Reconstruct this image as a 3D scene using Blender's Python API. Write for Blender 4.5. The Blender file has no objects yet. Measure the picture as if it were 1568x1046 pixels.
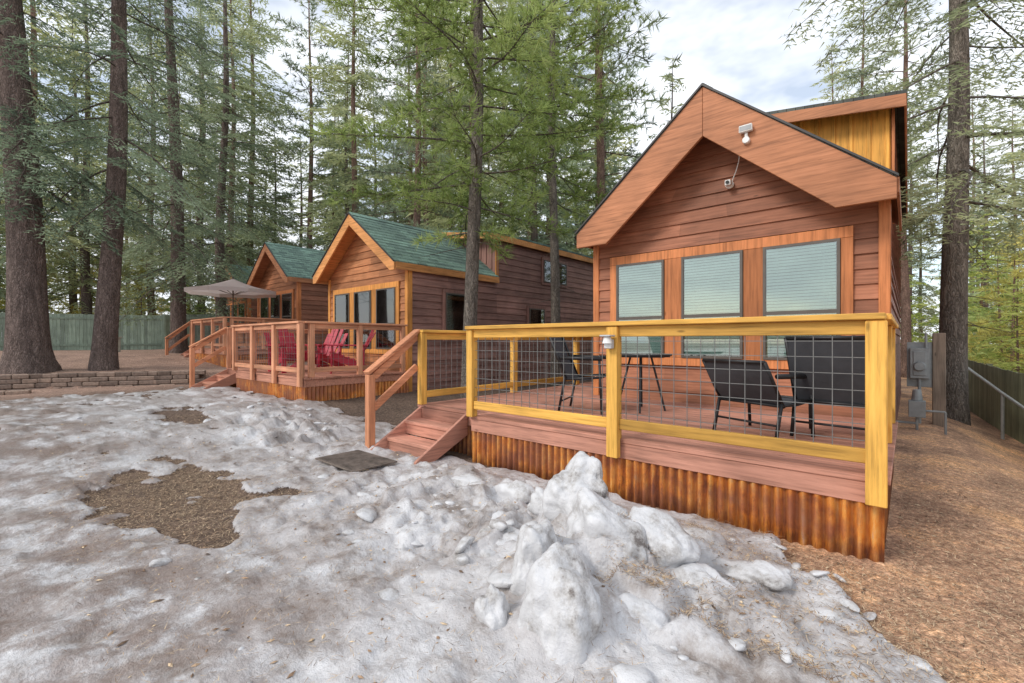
import bpy, bmesh, math, random
import numpy as np
from mathutils import Vector, noise, Matrix
random.seed(7)
scene=bpy.context.scene
COL=scene.collection
# ------------------------------------------------------------------ materials
def newmat(name):
    m=bpy.data.materials.new(name); m.use_nodes=True
    nt=m.node_tree; nt.nodes.clear()
    out=nt.nodes.new('ShaderNodeOutputMaterial'); b=nt.nodes.new('ShaderNodeBsdfPrincipled')
    nt.links.new(b.outputs[0],out.inputs[0])
    return m,nt,b,out
def N(nt,t,**k):
    n=nt.nodes.new(t)
    for a,v in k.items(): setattr(n,a,v)
    return n
def L(nt,a,b): nt.links.new(a,b)
def ramp(nt,fac,stops):
    r=N(nt,'ShaderNodeValToRGB'); e=r.color_ramp.elements
    while len(e)<len(stops): e.new(.5)
    for i,(p,c) in enumerate(stops):
        e[i].position=p; e[i].color=(c[0],c[1],c[2],1) if not isinstance(c,(int,float)) else (c,c,c,1)
    L(nt,fac,r.inputs[0]); return r.outputs[0]
def noise_tex(nt,vec,scale,detail=5,rough=.6,sc=None):
    n=N(nt,'ShaderNodeTexNoise'); n.inputs['Scale'].default_value=scale
    n.inputs['Detail'].default_value=detail; n.inputs['Roughness'].default_value=rough
    if sc is not None:
        mp=N(nt,'ShaderNodeMapping'); mp.inputs['Scale'].default_value=sc[:3]
        if len(sc)>3: mp.inputs['Rotation'].default_value=(0,sc[3],0)
        L(nt,vec,mp.inputs[0]); vec=mp.outputs[0]
    L(nt,vec,n.inputs['Vector']); return n.outputs['Fac']
def mixc(nt,f,a,b,mode='MIX'):
    m=N(nt,'ShaderNodeMix',data_type='RGBA',blend_type=mode)
    if isinstance(f,(int,float)): m.inputs[0].default_value=f
    else: L(nt,f,m.inputs[0])
    for s,i in ((a,6),(b,7)):
        if isinstance(s,(tuple,list)): m.inputs[i].default_value=(s[0],s[1],s[2],1)
        else: L(nt,s,m.inputs[i])
    return m.outputs[2]
def math_(nt,op,a,b=None,c=None):
    m=N(nt,'ShaderNodeMath',operation=op)
    for i,s in enumerate((a,b,c)):
        if s is None: continue
        if isinstance(s,(int,float)): m.inputs[i].default_value=s
        else: L(nt,s,m.inputs[i])
    return m.outputs[0]
def bump(nt,b,h,strength=.3,dist=.01):
    bp=N(nt,'ShaderNodeBump'); bp.inputs['Strength'].default_value=strength; bp.inputs['Distance'].default_value=dist
    L(nt,h,bp.inputs['Height']); L(nt,bp.outputs[0],b.inputs['Normal'])
def objco(nt): return N(nt,'ShaderNodeTexCoord').outputs['Object']
_wc={}
def wood(c,axis='x',rough=.6,var=.28,rot=0.0,weather=.35):
    k=(c,axis,rot,var,weather)
    if k in _wc: return _wc[k]
    m,nt,b,o=newmat('stained_wood_%d'%len(_wc))
    co=objco(nt)
    s={'x':(1.2,22,22),'y':(22,1.2,22),'z':(22,22,1.2)}[axis]
    if rot: s=s+(rot,)
    g=noise_tex(nt,co,1.6,5,.65,s)
    g2=noise_tex(nt,co,1.3,3,.6)
    geo=N(nt,'ShaderNodeNewGeometry')
    dark=tuple(v*.48 for v in c); lite=tuple(min(1,v*1.28+.015) for v in c)
    col=ramp(nt,g,[(.25,dark),(.5,c),(.78,lite)])
    r=ramp(nt,geo.outputs['Random Per Island'],[(0,1-var),(1,1+var*.6)])
    col=mixc(nt,1.0,col,r,'MULTIPLY')
    w=ramp(nt,g2,[(.3,1-weather),(.7,1.08)])
    col=mixc(nt,1.0,col,w,'MULTIPLY')
    v=N(nt,'ShaderNodeTexVoronoi'); v.inputs['Scale'].default_value=2.6
    mp=N(nt,'ShaderNodeMapping'); mp.inputs['Scale'].default_value={'x':(.7,2.2,2.2),'y':(2.2,.7,2.2),'z':(2.2,2.2,.7)}[axis]
    L(nt,co,mp.inputs[0]); L(nt,mp.outputs[0],v.inputs['Vector'])
    kf=ramp(nt,v.outputs['Distance'],[(.03,.35),(.075,1.0)])
    col=mixc(nt,.8,col,kf,'MULTIPLY')
    L(nt,col,b.inputs['Base Color']); b.inputs['Roughness'].default_value=rough
    b.inputs['Specular IOR Level'].default_value=.3
    bump(nt,b,g,.35,.006)
    _wc[k]=m; return m
def plain(name,c,rough=.5,metal=0,spec=.5,nz=.15):
    m,nt,b,o=newmat(name); co=objco(nt)
    g=noise_tex(nt,co,9,4,.6)
    r=ramp(nt,g,[(.3,1-nz),(.7,1+nz)])
    L(nt,mixc(nt,1.0,c,r,'MULTIPLY'),b.inputs['Base Color'])
    b.inputs['Roughness'].default_value=rough; b.inputs['Metallic'].default_value=metal
    b.inputs['Specular IOR Level'].default_value=spec
    return m
PER=.075
def rust():
    m,nt,b,o=newmat('rusty_corrugated_metal'); co=objco(nt)
    sx=N(nt,'ShaderNodeSeparateXYZ'); L(nt,co,sx.inputs[0])
    g=noise_tex(nt,co,2.2,7,.72,(8,8,1.5)); g2=noise_tex(nt,co,6,6,.75,(1,1,.7)); g3=noise_tex(nt,co,1.7,5,.65,(1.2,1.2,1.6))
    c=ramp(nt,g,[(.32,(.08,.03,.018)),(.43,(.33,.085,.02)),(.52,(.68,.24,.03)),(.61,(.72,.38,.09)),(.72,(.50,.43,.34))])
    c2=ramp(nt,g2,[(.36,(.10,.04,.02)),(.48,(.62,.19,.03)),(.6,(.60,.28,.08)),(.7,(.36,.27,.20))])
    c=mixc(nt,.5,c,c2)
    c=mixc(nt,ramp(nt,g3,[(.42,0.0),(.60,.75)]),c,(.23,.08,.05))
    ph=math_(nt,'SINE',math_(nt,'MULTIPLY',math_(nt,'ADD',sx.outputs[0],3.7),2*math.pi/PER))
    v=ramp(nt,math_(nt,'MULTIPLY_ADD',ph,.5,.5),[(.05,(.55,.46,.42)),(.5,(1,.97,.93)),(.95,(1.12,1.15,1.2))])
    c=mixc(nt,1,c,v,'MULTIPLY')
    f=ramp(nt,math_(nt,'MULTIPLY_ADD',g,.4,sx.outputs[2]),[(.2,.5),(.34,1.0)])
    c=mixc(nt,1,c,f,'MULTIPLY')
    L(nt,c,b.inputs['Base Color']); b.inputs['Roughness'].default_value=.5; b.inputs['Metallic'].default_value=.15
    return m
def shingle(c,name):
    m,nt,b,o=newmat(name); co=objco(nt)
    br=N(nt,'ShaderNodeTexBrick'); br.offset=.5
    sp=N(nt,'ShaderNodeSeparateXYZ'); L(nt,co,sp.inputs[0]); cb=N(nt,'ShaderNodeCombineXYZ')
    L(nt,sp.outputs[1],cb.inputs[0]); L(nt,sp.outputs[0],cb.inputs[1]); L(nt,cb.outputs[0],br.inputs['Vector'])
    br.inputs['Scale'].default_value=3.2; br.inputs['Mortar Size'].default_value=.015
    br.inputs['Row Height'].default_value=.36; br.inputs['Brick Width'].default_value=.8
    br.inputs['Color1'].default_value=(c[0]*.7,c[1]*.7,c[2]*.72,1); br.inputs['Color2'].default_value=(c[0]*1.25,c[1]*1.25,c[2]*1.2,1)
    br.inputs['Mortar'].default_value=(c[0]*.3,c[1]*.3,c[2]*.3,1)
    g=noise_tex(nt,co,30,4,.8); r=ramp(nt,g,[(.3,.65),(.7,1.3)])
    col=mixc(nt,1,br.outputs[0],r,'MULTIPLY')
    g2=noise_tex(nt,co,1.1,3,.6); col=mixc(nt,1,col,ramp(nt,g2,[(.35,.75),(.65,1.15)]),'MULTIPLY')
    L(nt,col,b.inputs['Base Color']); b.inputs['Roughness'].default_value=.9
    return m
def glassm():
    m=bpy.data.materials.new('window_glass'); m.use_nodes=True; nt=m.node_tree; nt.nodes.clear()
    o=N(nt,'ShaderNodeOutputMaterial'); mx=N(nt,'ShaderNodeMixShader'); t=N(nt,'ShaderNodeBsdfTransparent'); g=N(nt,'ShaderNodeBsdfGlossy')
    g.inputs['Roughness'].default_value=.03; t.inputs[0].default_value=(.82,.9,.88,1)
    lw=N(nt,'ShaderNodeFresnel'); lw.inputs[0].default_value=1.5
    L(nt,math_(nt,'ADD',lw.outputs[0],.14),mx.inputs[0]); L(nt,t.outputs[0],mx.inputs[1]); L(nt,g.outputs[0],mx.inputs[2]); L(nt,mx.outputs[0],o.inputs[0]); return m
def bark(name,c):
    m,nt,b,o=newmat(name); co=objco(nt)
    g=noise_tex(nt,co,3.2,6,.72,(3.5,3.5,.7)); 
    v=N(nt,'ShaderNodeTexVoronoi'); v.feature='DISTANCE_TO_EDGE'; v.inputs['Scale'].default_value=4.5
    mp=N(nt,'ShaderNodeMapping'); mp.inputs['Scale'].default_value=(3,3,.8); L(nt,co,mp.inputs[0])
    nz=N(nt,'ShaderNodeTexNoise'); nz.inputs['Scale'].default_value=5; L(nt,mp.outputs[0],nz.inputs['Vector'])
    va=N(nt,'ShaderNodeVectorMath',operation='ADD'); L(nt,mp.outputs[0],va.inputs[0]); L(nt,nz.outputs['Color'],va.inputs[1]); L(nt,va.outputs[0],v.inputs['Vector'])
    e=ramp(nt,v.outputs['Distance'],[(.0,.4),(.14,1.05)])
    col=ramp(nt,g,[(.3,tuple(x*.5 for x in c)),(.55,c),(.75,tuple(x*1.6 for x in c))])
    col=mixc(nt,1,col,e,'MULTIPLY')
    L(nt,col,b.inputs['Base Color']); b.inputs['Roughness'].default_value=.95; b.inputs['Specular IOR Level'].default_value=.1
    bump(nt,b,v.outputs['Distance'],.9,.06); return m
def foliage(name,dark,mid,lite,tr=.35):
    m=bpy.data.materials.new(name); m.use_nodes=True; nt=m.node_tree; nt.nodes.clear()
    o=N(nt,'ShaderNodeOutputMaterial'); mx=N(nt,'ShaderNodeMixShader'); d=N(nt,'ShaderNodeBsdfDiffuse'); t=N(nt,'ShaderNodeBsdfTranslucent')
    at=N(nt,'ShaderNodeAttribute'); at.attribute_name='tint'
    oi=N(nt,'ShaderNodeObjectInfo')
    col=ramp(nt,at.outputs['Fac'],[(.12,dark),(.5,mid),(.9,lite)])
    r=ramp(nt,oi.outputs['Random'],[(0,(.80,.88,.92)),(.5,(1,1,1)),(1,(1.22,1.13,.88))])
    col=mixc(nt,1,col,r,'MULTIPLY')
    L(nt,col,d.inputs[0]); L(nt,col,t.inputs[0]); mx.inputs[0].default_value=tr
    L(nt,d.outputs[0],mx.inputs[1]); L(nt,t.outputs[0],mx.inputs[2]); L(nt,mx.outputs[0],o.inputs[0]); return m
# ------------------------------------------------------------------ mesh builder
class MB:
    def __init__(s): s.v=[]; s.f=[]
    def add(s,vs,fs):
        n=len(s.v); s.v+= [tuple(p) for p in vs]; s.f+=[tuple(n+i for i in f) for f in fs]
    def box(s,x0,x1,y0,y1,z0,z1):
        s.add([(x0,y0,z0),(x1,y0,z0),(x1,y1,z0),(x0,y1,z0),(x0,y0,z1),(x1,y0,z1),(x1,y1,z1),(x0,y1,z1)],
          [(0,3,2,1),(4,5,6,7),(0,1,5,4),(1,2,6,5),(2,3,7,6),(3,0,4,7)])
    def beam(s,p,q,w,h,up=(0,0,1)):
        p=Vector(p);q=Vector(q);d=(q-p).normalized();u=Vector(up)
        r=d.cross(u)
        if r.length<1e-4: r=d.cross(Vector((1,0,0)))
        r.normalize();u=r.cross(d).normalized()
        r*=w/2;u*=h/2
        s.add([p-r-u,p+r-u,p+r+u,p-r+u,q-r-u,q+r-u,q+r+u,q-r+u],[(0,1,2,3),(4,7,6,5),(0,4,5,1),(1,5,6,2),(2,6,7,3),(3,7,4,0)])
    def cyl(s,p,q,r0,r1=None,n=10,cap=True):
        if r1 is None: r1=r0
        p=Vector(p);q=Vector(q);d=(q-p).normalized()
        a=d.orthogonal().normalized();b=d.cross(a)
        vs=[p+(a*math.cos(t)+b*math.sin(t))*r0 for t in [2*math.pi*i/n for i in range(n)]]+[q+(a*math.cos(t)+b*math.sin(t))*r1 for t in [2*math.pi*i/n for i in range(n)]]
        fs=[(i,(i+1)%n,n+(i+1)%n,n+i) for i in range(n)]
        if cap: fs+=[tuple(range(n))[::-1],tuple(range(n,2*n))]
        s.add(vs,fs)
    def prism(s,pts,off):
        n=len(pts);off=Vector(off)
        s.add([Vector(p) for p in pts]+[Vector(p)+off for p in pts],[tuple(range(n)),tuple(range(2*n-1,n-1,-1))]+[(i,n+i,n+(i+1)%n,(i+1)%n) for i in range(n)])
    def obj(s,name,parent,mat,bevel=0,smooth=False):
        me=bpy.data.meshes.new(name); me.from_pydata(s.v,[],s.f); me.materials.append(mat)
        bm=bmesh.new(); bm.from_mesh(me); bmesh.ops.recalc_face_normals(bm,faces=bm.faces); bm.to_mesh(me); bm.free()
        if smooth:
            for p in me.polygons: p.use_smooth=True
        o=bpy.data.objects.new(name,me); COL.objects.link(o)
        if parent: o.parent=parent
        if bevel:
            b=o.modifiers.new('b','BEVEL'); b.width=bevel; b.segments=1; b.limit_method='ANGLE'
        return o
def empty(name,loc=(0,0,0)):
    e=bpy.data.objects.new(name,None); COL.objects.link(e); e.location=loc; e.empty_display_size=.2; return e
# ------------------------------------------------------------------ terrain
def sst(a,b,x):
    t=max(0,min(1,(x-a)/(b-a))); return t*t*(3-2*t)
def wall_x(y): return -15.3+ (y-.2)*.455
def base_h(x,y):
    z=.28*(sst(5.2,8.2,-x))
    wx=wall_x(y) if y<3.6 else -13.7-(y-3.6)*.2
    if x<wx: z=.30+.24*sst(0,.12,wx-x)+.4*sst(.5,9,wx-x)
    z+=.22*sst(5,9,y)*sst(12,16,-x)
    z-=.38*sst(.2,1.6,x)*sst(3,10,y)
    z-=.05*sst(0,2,x)
    return z
BUMPS=[(-1.62,2.52,.26,.18,.16,3),(-1.25,2.34,.18,.26,.20,3),(-1.15,1.72,.15,.17,.2,3),(-1.46,1.92,.12,.2,.18,3),
 (-.95,2.75,.07,.35,.25,2),(-2.2,2.6,.05,.4,.28,2),(-1.4,2.1,.12,.42,.45,2),(-.75,2.3,.04,.4,.3,2),(-3.0,2.9,.08,.5,.2,2)]
def vor(x,y,s,seed):
    d,p=noise.voronoi(Vector((x*s,y*s,seed)))
    return d[0],d[1],p[0]
def snowmask(x,y):
    if y>3.5 and x>-5.0: return -1
    n=noise.fractal(Vector((x*.9,y*.9,3.1)),1,2,5)
    n2=noise.fractal(Vector((x*3.2,y*3.2,9.1)),1,2,5)
    lf=sst(2.6,4.6,-x)
    m=.78+n*(.26+.10*lf)+n2*(.20+.24*lf)
    d=( (x+.50)*.80+(y-3.12)*.56 )
    m-=2.0*sst(-.18,.42,d+n2*.16)
    q=((x+5.0)/1.3)**2+((y-1.15)/.58)**2
    m-=.80*math.exp(-q*q*.6)
    q=((x+3.75)/.45)**2+((y-.98)/.16)**2
    m-=.9*math.exp(-q)
    q=((x+4.1)/.22)**2+((y-1.75)/.16)**2
    m-=.7*math.exp(-q)
    q=((x+7.8)/1.3)**2+((y-1.9)/.3)**2
    m-=.5*math.exp(-q)
    m-=.34*sst(6,9,-x)
    m-=.9*sst(11.6,13.2,-x+.4*n)
    m-=.9*sst(3.2,4.4,y+n*.5)*sst(4.6,5.2,-x)
    if x<wall_x(y)-.05 : m-=.5-.35*sst(.6,-.8,y)
    m+=.6*math.exp(-(((x+1.6)/1.4)**2+((y-2.2)/.8)**2))+.4*math.exp(-(((x+6.9)/1.3)**2+((y-2.9)/.5)**2))
    return m
def snow_h(x,y,m):
    a=sst(.10,.34,m)
    if a<=0: return 0,0
    n=noise.fractal(Vector((x*1.1,y*1.1,0)),1,2,3)
    h=.045+.03*n
    wx=x+.09*noise.noise(Vector((x*4,y*4,1)))+.03*noise.noise(Vector((x*13,y*13,1)));wy=y+.09*noise.noise(Vector((x*4,y*4,7)))+.03*noise.noise(Vector((x*13,y*13,5)))
    z=0
    for bx,by,bh,sx,sy,p in BUMPS:
        q=((wx-bx)/sx)**2+((wy-by)/sy)**2
        if q<9: z+=bh*math.exp(-(q**(p/2))*.7)
    bz=math.exp(-(((x+1.9)/1.9)**2+((y-2.35)/.75)**2)); bz2=math.exp(-(((x+6.6)/1.6)**2+((y-2.7)/.6)**2))
    z+=.07*bz+.09*bz2
    k=min(1,.22+1.0*bz+.7*bz2)
    d0,d1,pt=vor(wx,wy,3.4,.3); hs=noise.cell(pt*7.3)
    z+=k*(.10*hs*sst(.0,.34,d1-d0)-.02)
    d0,d1,pt=vor(wx,wy,7,.7); hs=noise.cell(pt*5.1)
    z+=k*(.040*hs*sst(.0,.34,d1-d0))
    z+=k*.032*noise.fractal(Vector((x*7,y*7,2)),1,2,4)+.014*noise.fractal(Vector((x*4,y*4,2)),1,2,4)
    # trodden boot prints across the drive
    if x<-1.6 and bz<.5:
        d,p=noise.voronoi(Vector((x*1.9,y*2.6,4.4)))
        if noise.cell(p[0]*9.7)>.1: z-=.028*sst(.30,.16,d[0])
    return a*(h+z),a
def axis_pts(lo,a,b,hi,fine,grow=1.09,mx=12):
    p=list(np.arange(a,b,fine)); s=fine
    x=b
    while x<hi: p.append(x); s=min(mx,s*grow); x+=s
    p.append(hi); s=fine; x=a-fine
    q=[]
    while x>lo: q.append(x); s=min(mx,s*grow); x-=s
    q.append(lo); return np.array(q[::-1]+p)
xs=axis_pts(-400,-4.6,.9,400,.0175,1.018); ys=axis_pts(-300,.5,3.5,400,.0175,1.03)
def build_ground():
    nx,ny=len(xs),len(ys)
    V=np.zeros((nx*ny,3)); S=np.zeros(nx*ny,dtype=np.float32)
    i=0
    for y in ys:
        for x in xs:
            z=base_h(x,y); s=0
            if -22<x<2 and -3<y<8:
                m=snowmask(x,y)
                hh,s=snow_h(x,y,m) if m>.08 else (0,0)
                z+=hh
                if s<1 : z+=(1-s)*(.014*noise.noise(Vector((x*6,y*6,4)))+.02*noise.noise(Vector((x*1.7,y*1.7,4))))
            elif x<2 and y<=-3 and x>-22: s=1; z+=.05
            V[i]=(x,y,z); S[i]=s; i+=1
    idx=np.arange(nx*ny).reshape(ny,nx)
    q=np.stack([idx[:-1,:-1],idx[:-1,1:],idx[1:,1:],idx[1:,:-1]],-1).reshape(-1,4)
    me=bpy.data.meshes.new('ground'); me.vertices.add(len(V)); me.vertices.foreach_set('co',V.ravel())
    me.loops.add(q.size); me.loops.foreach_set('vertex_index',q.ravel().astype(np.int32))
    me.polygons.add(len(q)); me.polygons.foreach_set('loop_start',np.arange(0,q.size,4,dtype=np.int32)); me.polygons.foreach_set('loop_total',np.full(len(q),4,dtype=np.int32))
    me.update(); me.validate()
    at=me.attributes.new('snow','FLOAT','POINT'); at.data.foreach_set('value',S)
    me.polygons.foreach_set('use_smooth',np.ones(len(q),dtype=bool))
    o=bpy.data.objects.new('ground',me); COL.objects.link(o)
    m,nt,b,out=newmat('ground_snow_and_mulch'); co=objco(nt)
    at=N(nt,'ShaderNodeAttribute'); at.attribute_name='snow'
    n1=noise_tex(nt,co,26,6,.8); n2=noise_tex(nt,co,1.1,5,.7); n3=noise_tex(nt,co,90,3,.8)
    dirt=ramp(nt,n1,[(.3,(.06,.04,.029)),(.5,(.23,.155,.11)),(.68,(.46,.34,.25))])
    dirt=mixc(nt,1,dirt,ramp(nt,n3,[(.3,.5),(.7,1.5)]),'MULTIPLY')
    sp=N(nt,'ShaderNodeSeparateXYZ'); L(nt,co,sp.inputs[0])
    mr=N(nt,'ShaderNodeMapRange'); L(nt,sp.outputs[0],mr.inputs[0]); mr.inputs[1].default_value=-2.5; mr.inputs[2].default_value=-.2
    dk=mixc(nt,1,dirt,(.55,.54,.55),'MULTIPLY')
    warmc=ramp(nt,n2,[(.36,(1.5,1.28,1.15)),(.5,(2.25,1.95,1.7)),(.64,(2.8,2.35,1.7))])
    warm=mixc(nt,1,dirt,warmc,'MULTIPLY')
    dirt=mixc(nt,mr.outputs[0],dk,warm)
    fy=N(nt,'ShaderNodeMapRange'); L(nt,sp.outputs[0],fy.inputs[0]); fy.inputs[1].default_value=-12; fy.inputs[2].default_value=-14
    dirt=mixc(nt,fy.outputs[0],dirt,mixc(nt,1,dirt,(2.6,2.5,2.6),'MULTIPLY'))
    dirt=mixc(nt,1,dirt,ramp(nt,n2,[(.3,.66),(.7,1.2)]),'MULTIPLY')
    sn=noise_tex(nt,co,2.4,7,.75)
    sc=ramp(nt,sn,[(.36,(.24,.205,.185)),(.43,(.41,.385,.375)),(.51,(.565,.56,.57)),(.66,(.70,.70,.715))])
    mr2=N(nt,'ShaderNodeMapRange'); L(nt,sp.outputs[1],mr2.inputs[0]); mr2.inputs[1].default_value=1.9; mr2.inputs[2].default_value=.6
    mr3=N(nt,'ShaderNodeMapRange'); L(nt,sp.outputs[0],mr3.inputs[0]); mr3.inputs[1].default_value=-1.3; mr3.inputs[2].default_value=-2.4
    mm=math_(nt,'MULTIPLY',mr2.outputs[0],mr3.outputs[0])
    n5=noise_tex(nt,co,1.7,7,.75)
    far=N(nt,'ShaderNodeMapRange'); L(nt,sp.outputs[0],far.inputs[0]); far.inputs[1].default_value=-2.0; far.inputs[2].default_value=-8; far.inputs[3].default_value=.3; far.inputs[4].default_value=.6
    mq=math_(nt,'MULTIPLY',math_(nt,'MAXIMUM',mm,far.outputs[0]),ramp(nt,n5,[(.40,1.0),(.5,.72),(.58,.08)]))
    sc=mixc(nt,mq,sc,(.23,.175,.15))
    pk=ramp(nt,n1,[(.28,.25),(.39,1.0)]); sc=mixc(nt,.8,sc,pk,'MULTIPLY')
    ee=math_(nt,'ADD',math_(nt,'MULTIPLY_ADD',n1,1.4,-.7),at.outputs['Fac'])
    f=ramp(nt,ee,[(.40,0),(.56,1)])
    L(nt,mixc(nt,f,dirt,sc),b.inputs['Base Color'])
    rr=ramp(nt,f,[(0,.95),(1,.34)]); L(nt,rr,b.inputs['Roughness']); b.inputs['Specular IOR Level'].default_value=.4
    n4=noise_tex(nt,co,38,4,.72)
    bump(nt,b,n4,.6,.025)
    me.materials.append(m)
    return o
ground=build_ground()
def gz(x,y):
    m=snowmask(x,y) if (-22<x<2 and -3<y<8) else -1
    return base_h(x,y)+(snow_h(x,y,m)[0] if m>.08 else 0)
snowmat,nt,b,_=newmat('packed_snow'); co=objco(nt)
sn=noise_tex(nt,co,3.4,7,.75); c=ramp(nt,sn,[(.34,(.13,.11,.10)),(.41,(.40,.385,.375)),(.49,(.57,.57,.58)),(.7,(.70,.70,.72))])
L(nt,c,b.inputs['Base Color']); b.inputs['Roughness'].default_value=.33
bump(nt,b,noise_tex(nt,co,22,5,.7),.6,.02)
def chunks(name,items):
    V=[];F=[]
    for (x,y,z,sx,sy,sz,npt,cuts,seed) in items:
        r=random.Random(seed); big=cuts>=6
        bm=bmesh.new()
        for i in range(npt):
            v=Vector((r.gauss(0,1),r.gauss(0,1),r.gauss(0,1))).normalized()*r.uniform(.8,1.12)
            bm.verts.new(v)
        bmesh.ops.convex_hull(bm,input=bm.verts)
        bmesh.ops.delete(bm,geom=[v for v in bm.verts if not v.link_faces],context='VERTS')
        if cuts:
            bmesh.ops.subdivide_edges(bm,edges=bm.edges,cuts=cuts,use_grid_fill=True,smooth=.2 if big else .25)
            bmesh.ops.triangulate(bm,faces=bm.faces)
            for _ in range(9 if big else 1): bmesh.ops.smooth_vert(bm,verts=bm.verts,factor=.5,use_axis_x=True,use_axis_y=True,use_axis_z=True)
        rot=Matrix.Rotation(r.random()*6.3,3,'Z')@Matrix.Rotation(r.uniform(-.4,.4),3,'X')
        if big: rot=Matrix.Identity(3)
        off=Vector((seed*3.1,0,0))
        k=len(V)
        for i,v in enumerate(bm.verts):
            v.index=i; c=v.co.copy()
            if big: kk=1.07+.30*noise.noise(c*1.3+off)+.17*noise.noise(c*2.9+off)+.07*noise.noise(c*6+off)+.02*noise.noise(c*14+off)-.35*max(0,.14-abs(noise.noise(c*1.7-off)))
            else: kk=1+.16*noise.noise(c*1.7+off)+.09*noise.noise(c*4.2+off)
            c=rot@Vector((c.x*sx*kk,c.y*sy*kk,c.z*sz*kk)); V.append((c.x+x,c.y+y,c.z+z))
        for f in bm.faces: F.append(tuple(k+v.index for v in f.verts))
        bm.free()
    me=bpy.data.meshes.new(name); me.from_pydata(V,[],F); me.materials.append(snowmat)
    for p in me.polygons: p.use_smooth=True
    o=bpy.data.objects.new(name,me); COL.objects.link(o)
it=[(-1.62,2.50,.34,.23,.18,.27,22,9,1),(-1.27,2.28,.25,.24,.20,.23,22,9,2),(-1.14,1.66,.16,.19,.18,.28,26,10,3),(-1.45,1.83,.20,.17,.14,.25,20,9,4),(-1.44,1.52,.08,.09,.08,.14,16,7,5),(-1.04,2.42,.22,.21,.18,.20,20,8,6),
 (-1.85,2.58,.20,.19,.15,.15,18,7,7),(-1.9,2.1,.11,.18,.15,.11,16,7,8),(-.78,2.35,.11,.18,.14,.11,16,7,9),(-2.35,2.75,.15,.2,.15,.11,16,7,10),(-.92,1.95,.09,.16,.12,.11,16,7,11),(-2.9,2.75,.13,.2,.13,.1,14,6,12),(-2.2,2.35,.11,.17,.13,.09,14,6,13),(-.6,2.75,.09,.19,.13,.08,14,6,14)]
for i in range(170):
    if i<100: x=random.gauss(-1.9,1.2); y=random.gauss(2.3,.45)
    elif i<140: x=random.gauss(-6.6,1.2); y=random.gauss(2.8,.35)
    else: x=random.uniform(-9,-1.5); y=random.uniform(.6,3.2)
    if y>3.35 or snowmask(x,y)<.15 or (-5.1<x<-3.8 and y>2.2): continue
    s=random.choice([.012,.015,.02,.03,.035,.05,.08]); it.append((x,y,gz(x,y)-s*.1,s*random.uniform(.8,1.7),s*random.uniform(.8,1.5),s*random.uniform(.4,.75),12,3 if s>.04 else 1,100+i))
for i,(x,y) in enumerate(((-.36,2.95),(-.22,2.72),(-.15,2.85),(-.02,2.62),(.02,2.45),(-.5,3.12),(-.3,3.2),(-.62,3.3),(.1,2.3))):
    it.append((x,y,gz(x,y)+.005,random.uniform(.05,.11),.045,.018,10,2,900+i))
chunks('snow_chunks',it)
def litter():
    n=76000; P=[];F=[]
    cnt=0
    for i in range(n*3):
        r=random.random()
        if r<.60: 
            y=2.0+6*random.random()**1.6; x=random.uniform(-1.2,.35*y+.3)
        elif r<.74: x=random.gauss(-5,1.0); y=random.gauss(1.2,.5)
        else: x=random.uniform(-8,-.8); y=random.uniform(.3,3.3)
        if y>3.5 and x<-.05: continue
        m=snowmask(x,y)
        if m>.2 and random.random()>(.35 if x>-1.2 else .22): continue
        z=gz(x,y)+.005+random.random()*.012; a=random.random()*6.3; l=random.uniform(.02,.055); w=.0015
        dx,dy=math.cos(a)*l,math.sin(a)*l
        k=len(P); P+= [(x-dy/l*w,y+dx/l*w,z),(x+dy/l*w,y-dx/l*w,z),(x+dx,y+dy,z+random.uniform(-.004,.012))]; F.append((k,k+1,k+2)); cnt+=1
        if cnt>=n: break
    for i in range(3400):
        if random.random()<.5: y=2.1+5*random.random()**1.5; x=random.uniform(-.9,.35*y+.2)
        else: x=random.uniform(-8,-.8); y=random.uniform(.3,3.2)
        if y>3.5 and x<-.05: continue
        m=snowmask(x,y)
        if m>.2 and random.random()>.4: continue
        z=gz(x,y)+.003; s=random.uniform(.003,.010); a=random.random()*6.3; c_,s_=math.cos(a)*s,math.sin(a)*s; k=len(P); l=random.uniform(1,3)
        P+=[(x-c_*l,y-s_*l,z),(x+s_,y-c_,z),(x+c_*l,y+s_*l,z),(x-s_,y+c_,z),(x,y,z+s*.8)]; F+=[(k,k+1,k+4),(k+1,k+2,k+4),(k+2,k+3,k+4),(k+3,k,k+4)]
    me=bpy.data.meshes.new('pine_straw'); me.from_pydata(P,[],F)
    m,nt,b,o=newmat('dry_pine_straw'); g=N(nt,'ShaderNodeNewGeometry')
    L(nt,ramp(nt,g.outputs['Random Per Island'],[(0,(.07,.045,.03)),(.5,(.36,.23,.14)),(1,(.74,.58,.38))]),b.inputs['Base Color']); b.inputs['Roughness'].default_value=.8
    me.materials.append(m); o=bpy.data.objects.new('pine_straw',me); COL.objects.link(o)
litter()
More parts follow.
